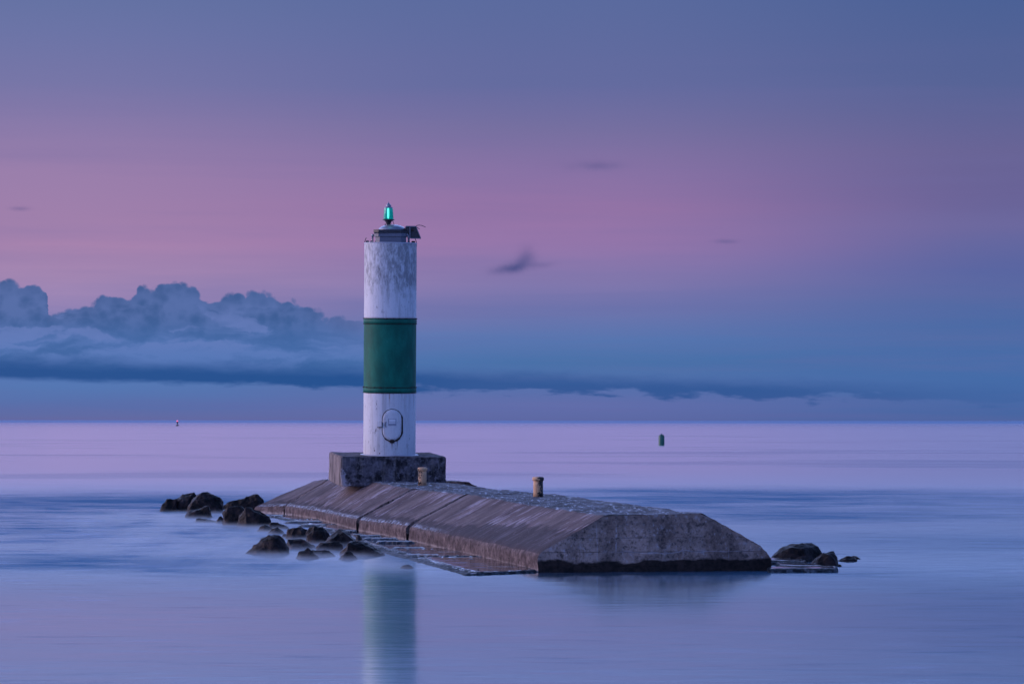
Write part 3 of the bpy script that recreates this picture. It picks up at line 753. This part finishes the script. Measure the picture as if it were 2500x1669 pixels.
# access door
def onc(x, z, r=RT): return V(x, -math.sqrt(r*r-x*x), z)
def oval(k=1.0, n=72):
    out = []; w2, st = .46*k, .27
    for i in range(n):
        an = 2*math.pi*i/n; x = math.cos(an)*w2; z = math.sin(an)*w2*1.04
        out.append((.17+x, 1.43+z+(st if z > 0 else -st)))
    return out
bm = bmesh.new(); ov = oval(.97)
outer_ = [bm.verts.new(onc(x, z, RT+.022)) for x, z in ov]; inn = [bm.verts.new(onc(x, z, RT-.01)) for x, z in ov]
prev = outer_
for k in (.8, .6, .4, .2):
    nx_ = [bm.verts.new(onc(.17+(x-.17)*k, 1.43+(z-1.43)*k, RT+.024)) for x, z in ov]
    for i in range(len(ov)): bm.faces.new((prev[i], nx_[i], nx_[(i+1) % len(ov)], prev[(i+1) % len(ov)])).smooth = True
    prev = nx_
bm.faces.new(prev[::-1])
for i in range(len(ov)): bm.faces.new((outer_[i], outer_[(i+1) % len(ov)], inn[(i+1) % len(ov)], inn[i]))
bmesh.ops.recalc_face_normals(bm, faces=bm.faces)
door = fin('access_door', bm, M_white, tw)
bm = bmesh.new(); ov = oval(1.0); P = []; rd = []
for i in range(len(ov)+1):
    x, z = ov[i % len(ov)]; an = 2*math.pi*i/len(ov)
    P.append(onc(x, z, RT+.012)); base_ = .012
    if math.sin(an) < .35 and math.cos(an) > -.75: base_ = .02+.022*abs(noise.noise(V(x*7, z*7, 1)))+(.035 if abs(an-1.5*math.pi) < .18 else 0)
    rd.append(base_*1.45)
tube(bm, P, .01, 6, rd); fin('rusted_seam', bm, M_rust, door)
bm = bmesh.new()
def plate_on(bm, x0, x1, z0, z1, r0, r1, n=8):
    a_ = [(x0+(x1-x0)*i/n) for i in range(n+1)]
    f = [[bm.verts.new(onc(x, z, r1)) for x in a_] for z in (z0, z1)]; b_ = [[bm.verts.new(onc(x, z, r0)) for x in a_] for z in (z0, z1)]
    for i in range(n):
        bm.faces.new((f[0][i], f[0][i+1], f[1][i+1], f[1][i])); bm.faces.new((f[1][i], f[1][i+1], b_[1][i+1], b_[1][i])); bm.faces.new((b_[0][i], b_[0][i+1], f[0][i+1], f[0][i]))
    bm.faces.new((f[0][0], f[1][0], b_[1][0], b_[0][0])); bm.faces.new((f[0][n], b_[0][n], b_[1][n], f[1][n]))
plate_on(bm, -.02, .36, 1.41, 1.725, RT+.02, RT+.034); npl = fin('notice_plate', bm, M_plate, door)
for z0, z1, x0, x1 in ((1.655, 1.70, .03, .33), (1.585, 1.635, .03, .33), (1.515, 1.55, .02, .33)):
    bm = bmesh.new(); plate_on(bm, x0, x1, z0, z1, RT+.03, RT+.040); fin('text_strip', bm, M_letter, door)
bm = bmesh.new(); plate_on(bm, -.15, -.12, 1.36, 1.58, RT+.02, RT+.05); plate_on(bm, -.15, -.09, 1.56, 1.59, RT+.02, RT+.06); plate_on(bm, -.15, -.09, 1.35, 1.38, RT+.02, RT+.06); fin('door_pull', bm, M_steel, door)
bm = bmesh.new(); plate_on(bm, -.53, -.32, 1.35, 1.58, RT-.01, RT+.10); fin('lock_box', bm, M_white, tw)
bm = bmesh.new(); plate_on(bm, -.53, -.32, 1.325, 1.345, RT-.01, RT+.09); fin('rust_lip', bm, M_rust, tw)

# roof gear; crop 1 of the photograph measured 255 px per metre
def cz(cy): return HT-(cy-552)/255
def cxx(cx_): return (cx_-565)/255
bm = bmesh.new(); lathe(bm, [(RT-.06, HT-.05), (RT+.012, HT-.03), (RT+.012, HT+.015), (RT-.06, HT+.02)], 96); fin('rim', bm, M_pale, tw)
def prism(bm, cx_, w, d, z0, z1, ch, cy_=0):
    w /= 2; d /= 2
    P = [(-w+ch, -d), (w-ch, -d), (w, -d+ch), (w, d-ch), (w-ch, d), (-w+ch, d), (-w, d-ch), (-w, -d+ch)]
    lo_ = [bm.verts.new((cx_+x, cy_+y, z0)) for x, y in P]; hi_ = [bm.verts.new((cx_+x, cy_+y, z1)) for x, y in P]
    for i in range(8): bm.faces.new((lo_[i], lo_[(i+1) % 8], hi_[(i+1) % 8], hi_[i]))
    bm.faces.new(lo_[::-1]); bm.faces.new(hi_)
bm = bmesh.new(); prism(bm, cxx(570), 1.40, 1.5, HT+.005, cz(480), .2); hs = fin('hatch_housing', bm, M_steel, tw)
bm = bmesh.new(); prism(bm, cxx(565), 1.50, 1.6, cz(478), cz(436), .22); fin('housing_collar', bm, M_steel, hs)
bm = bmesh.new(); prism(bm, cxx(562), 1.52, 1.62, cz(432), cz(396), .24); fin('housing_lid', bm, M_dark, hs)
bm = bmesh.new(); box(bm, (cxx(520), -.83, cz(428)), (1.1, .05, .05), Matrix.Rotation(R(-4), 3, 'Y')); fin('locking_bar', bm, M_dark, hs)
bm = bmesh.new(); lathe(bm, [(.66, 0), (.655, .03), (.60, .10), (.50, .17), (.36, .225), (.2, .255), (.06, .265), (.01, .266)], 48, (cxx(585), 0, cz(398))); fin('dome', bm, M_dome, tw)
# lantern
LX = cxx(538); ln = empty('lantern', (LX, 0, 0)); ln.parent = tw; C.objects
bm = bmesh.new(); lathe(bm, [(.10, cz(345)), (.09, cz(335)), (.10, cz(325)), (.14, cz(300)), (.19, cz(285)), (.28, cz(280)), (.28, cz(270)), (.2, cz(266))], 32); fin('lantern_base', bm, M_dark, ln)
bm = bmesh.new(); lathe(bm, [(.225, cz(267)), (.235, cz(255)), (.215, cz(180)), (.20, cz(140)), (.19, cz(131))], 32); fin('lens', bm, M_lens, ln)
bm = bmesh.new(); lathe(bm, [(.03, cz(262)), (.042, cz(230)), (.042, cz(165)), (.028, cz(138))], 16, (0, -.225, 0)); fin('lamp', bm, M_glow, ln)
bm = bmesh.new(); lathe(bm, [(.195, cz(136)), (.2, cz(128)), (.12, cz(120)), (.10, cz(105)), (.115, cz(100)), (.10, cz(95)), (.05, cz(82)), (.015, cz(70)), (.006, cz(58))], 24); fin('lantern_cap', bm, M_dome, ln)
bm = bmesh.new()
for s_ in (-1, 1): tube(bm, [(s_*.13, 0, cz(131)), (s_*.125, 0, cz(108)), (s_*.02, 0, cz(92))], .012, 6)
fin('cap_strut', bm, M_pale, ln)
bm = bmesh.new(); tube(bm, [(.18, -.1, cz(280)), (.23, -.12, cz(300)), (.26, -.1, cz(325)), (.27, -.05, cz(345))], .014, 6); fin('lamp_cable', bm, M_dark, ln)
for an in range(4):
    bm = bmesh.new()
    x_ = math.cos(an*math.pi/2+.4)*.16; y_ = math.sin(an*math.pi/2+.4)*.16
    lathe(bm, [(.018, cz(350)), (.018, cz(322))], 8, (x_, y_, 0)); lathe(bm, [(.03, cz(338)), (.03, cz(330))], 8, (x_, y_, 0)); fin('mounting_bolt', bm, M_dark, ln)
# vent pipes
bm = bmesh.new(); tube(bm, [(cxx(355), -.35, HT), (cxx(355), -.35, cz(470)), (cxx(358), -.35, cz(455))], .055, 14, [.05, .05, .05]); tube(bm, [(cxx(358), -.35, cz(478)), (cxx(358), -.35, cz(448))], .075, 14); fin('vent_pipe', bm, M_dome, tw)
bm = bmesh.new(); tube(bm, [(cxx(785), -.45, HT), (cxx(785), -.45, cz(490)), (cxx(780), -.45, cz(465)), (cxx(765), -.45, cz(450)), (cxx(745), -.4, cz(447))], .06, 14); fin('vent_pipe', bm, M_dome, tw)
# solar panel and bracket: photograph shows a dark trapezoid tilted to the right
bm = bmesh.new()
q = [(cxx(748), cz(362)), (cxx(868), cz(355)), (cxx(925), cz(492)), (cxx(795), cz(497))]
fr = [bm.verts.new((x, -.50, z)) for x, z in q]; bk = [bm.verts.new((x-.06, .25, z+.02)) for x, z in q]
bm.faces.new(fr); bm.faces.new(bk[::-1])
for i in range(4): bm.faces.new((fr[i], bk[i], bk[(i+1) % 4], fr[(i+1) % 4]))
bmesh.ops.recalc_face_normals(bm, faces=bm.faces); sp = fin('solar_panel', bm, M_dark, tw)
bm = bmesh.new()
for (p_, r_) in (((cxx(800), -.53, cz(430)), (.05, .04, .52)), ((cxx(870), -.53, cz(497)), (.48, .05, .04)), ((cxx(808), -.53, cz(356)), (.46, .05, .05)), ((cxx(765), -.4, cz(400)), (.07, .07, .3))): box(bm, p_, r_)
box(bm, (cxx(900), -.53, cz(425)), (.04, .05, .56), Matrix.Rotation(R(-22), 3, 'Y'))
fin('panel_frame', bm, M_steel, sp)
bm = bmesh.new(); lathe(bm, [(.055, -.02), (.055, .02)], 16, (0, 0, 0)); bmesh.ops.rotate(bm, verts=bm.verts, matrix=Matrix.Rotation(R(90), 3, 'X')); bmesh.ops.translate(bm, verts=bm.verts, vec=(cxx(828), -.52, cz(402))); fin('junction_box', bm, M_rust, sp)
for P in ([(868,355),(885,343),(910,339),(945,345),(985,362)], [(870,358),(890,370),(915,388)]):
    bm = bmesh.new(); tube(bm, [(cxx(x), -.45, cz(y)) for x, y in P], .016, 6); fin('cable', bm, M_dark, tw)
# lugs and small fittings on the rim
for P in ([(254,580),(254,550),(262,520),(275,490)], [(876,595),(878,555),(868,520),(858,498)]):
    bm = bmesh.new(); tube(bm, [(cxx(x), -.05, cz(y)) for x, y in P], .018, 6); fin('lug', bm, M_dark, tw)
for x_, w_ in ((290, .16), (338, .10), (838, .18), (387, .06)):
    bm = bmesh.new(); box(bm, (cxx(x_), -.15, HT+.06), (w_, .12, .09), bev=.02); fin('rim_fitting', bm, M_dark, tw)
tw_l = bpy.data.lights.new('lantern_light', 'POINT'); tw_l.energy = 1.5; tw_l.color = (.2, 1, .7); tw_l.shadow_soft_size = .2
lo_ = bpy.data.objects.new('lantern_light', tw_l); C.objects.link(lo_); lo_.parent = ln; lo_.location = (0, -.6, cz(200))

# ------------------------------------------------------------------ mooring posts
def post(px, py, hd, label):
    p = at(px, py, hd); o = empty('mooring_post', (p.x, p.y, hd-.03)); tag(o, label, 'post', 'yellow mooring posts on the pier deck')
    bm = bmesh.new(); lathe(bm, [(.185, 0), (.185, .2), (.186, .45), (.184, .64)], 40); fin('shaft', bm, M_boll, o)
    bm = bmesh.new(); lathe(bm, [(.18, .635), (.215, .645), (.222, .68), (.222, .735), (.208, .765), (.15, .785), (.05, .79)], 40); fin('cap', bm, M_boll, o)
    return o
post(1314, 1212, 1.82, 'yellow mooring post with large black rust patches, standing alone on the near deck')
pb = post(1031, 1182.6, 1.90, 'cleaner yellow mooring post standing in front of the plinth'); pb.rotation_euler = (0, 0, R(150))

# ------------------------------------------------------------------ buoys
p = at(1615, 1086); o = empty('can_buoy', (p.x, p.y, 0)); tag(o, 'green can buoy floating on the open water right of the tower', 'buoy')
M_bg = m_plain('buoy_green', (.007, .10, .075), .45)
bm = bmesh.new(); lathe(bm, [(.5, -.6), (.56, -.1), (.57, .3), (.56, 1.75), (.54, 1.82), (.1, 1.84)], 32); fin('can', bm, M_bg, o)
bm = bmesh.new(); box(bm, (0, 0, 1.95), (.42, .03, .42), Matrix.Rotation(R(45), 3, 'Y')); fin('topmark', bm, M_bg, o)
bm = bmesh.new(); tube(bm, [(.38, 0, 1.8), (.38, 0, 2.0)], .08, 8); fin('lifting_eye', bm, M_bg, o)
bm = bmesh.new(); tube(bm, [(-.4, 0, 1.8), (-.4, 0, 1.95)], .06, 8); fin('lifting_eye', bm, M_bg, o)
p = at(433, 1040); o = empty('light_buoy', (p.x, p.y, 0)); tag(o, 'small far buoy with a lit red lantern near the horizon at left', 'buoy')
bm = bmesh.new(); lathe(bm, [(.9, -.5), (1.25, 0), (1.25, .55), (.9, .95), (.3, 1.0)], 24); fin('hull', bm, M_dark, o)
bm = bmesh.new()
for s_ in range(4):
    an = s_*math.pi/2+.6; tube(bm, [(math.cos(an)*.3, math.sin(an)*.3, .9), (math.cos(an)*.65, math.sin(an)*.65, 3.4)], .06, 6)
lathe(bm, [(.3, 1.7), (.45, 2.0), (.68, 3.0), (.62, 3.5)], 16, cap=True); fin('daymark_cage', bm, M_dark, o)
bm = bmesh.new(); lathe(bm, [(.45, 3.5), (.62, 3.7), (.62, 4.25), (.35, 4.55), (.05, 4.6)], 16); fin('lantern', bm, M_red, o)

# ------------------------------------------------------------------ low spray mist over the rocks
def mist_mat():
    m = bpy.data.materials.new('spray_mist'); m.use_nodes = True; t = m.node_tree; t.nodes.clear()
    p = pos(t); x, y, z = sep(p)
    n = nz(comb(t, x*.35, y*.09, 0), 1, 3, .6)
    ax = x+.2*y-14.9-2.0                       # distance across the pier line
    d = (z.ss(.30, .0))*(z.ss(.30, .0))*n.ss(.25, .7)*.9
    d = d*ax.ss(-13, -7)*ax.ss(-.3, -2.6)*y.ss(84, 92)*y.ss(152, 132)
    v = t.nodes.new('ShaderNodeVolumePrincipled'); v.inputs['Color'].default_value = (.72, .86, 1, 1)
    t.links.new((d*.42).k, v.inputs['Density']); v.inputs['Anisotropy'].default_value = .2
    o = t.nodes.new('ShaderNodeOutputMaterial'); t.links.new(v.outputs[0], o.inputs['Volume'])
    return m
bm = bmesh.new(); box(bm, (-15, 128, .19), (32, 92, .34)); ms = fin('mist', bm, mist_mat()); tag(ms, kind='stuff')
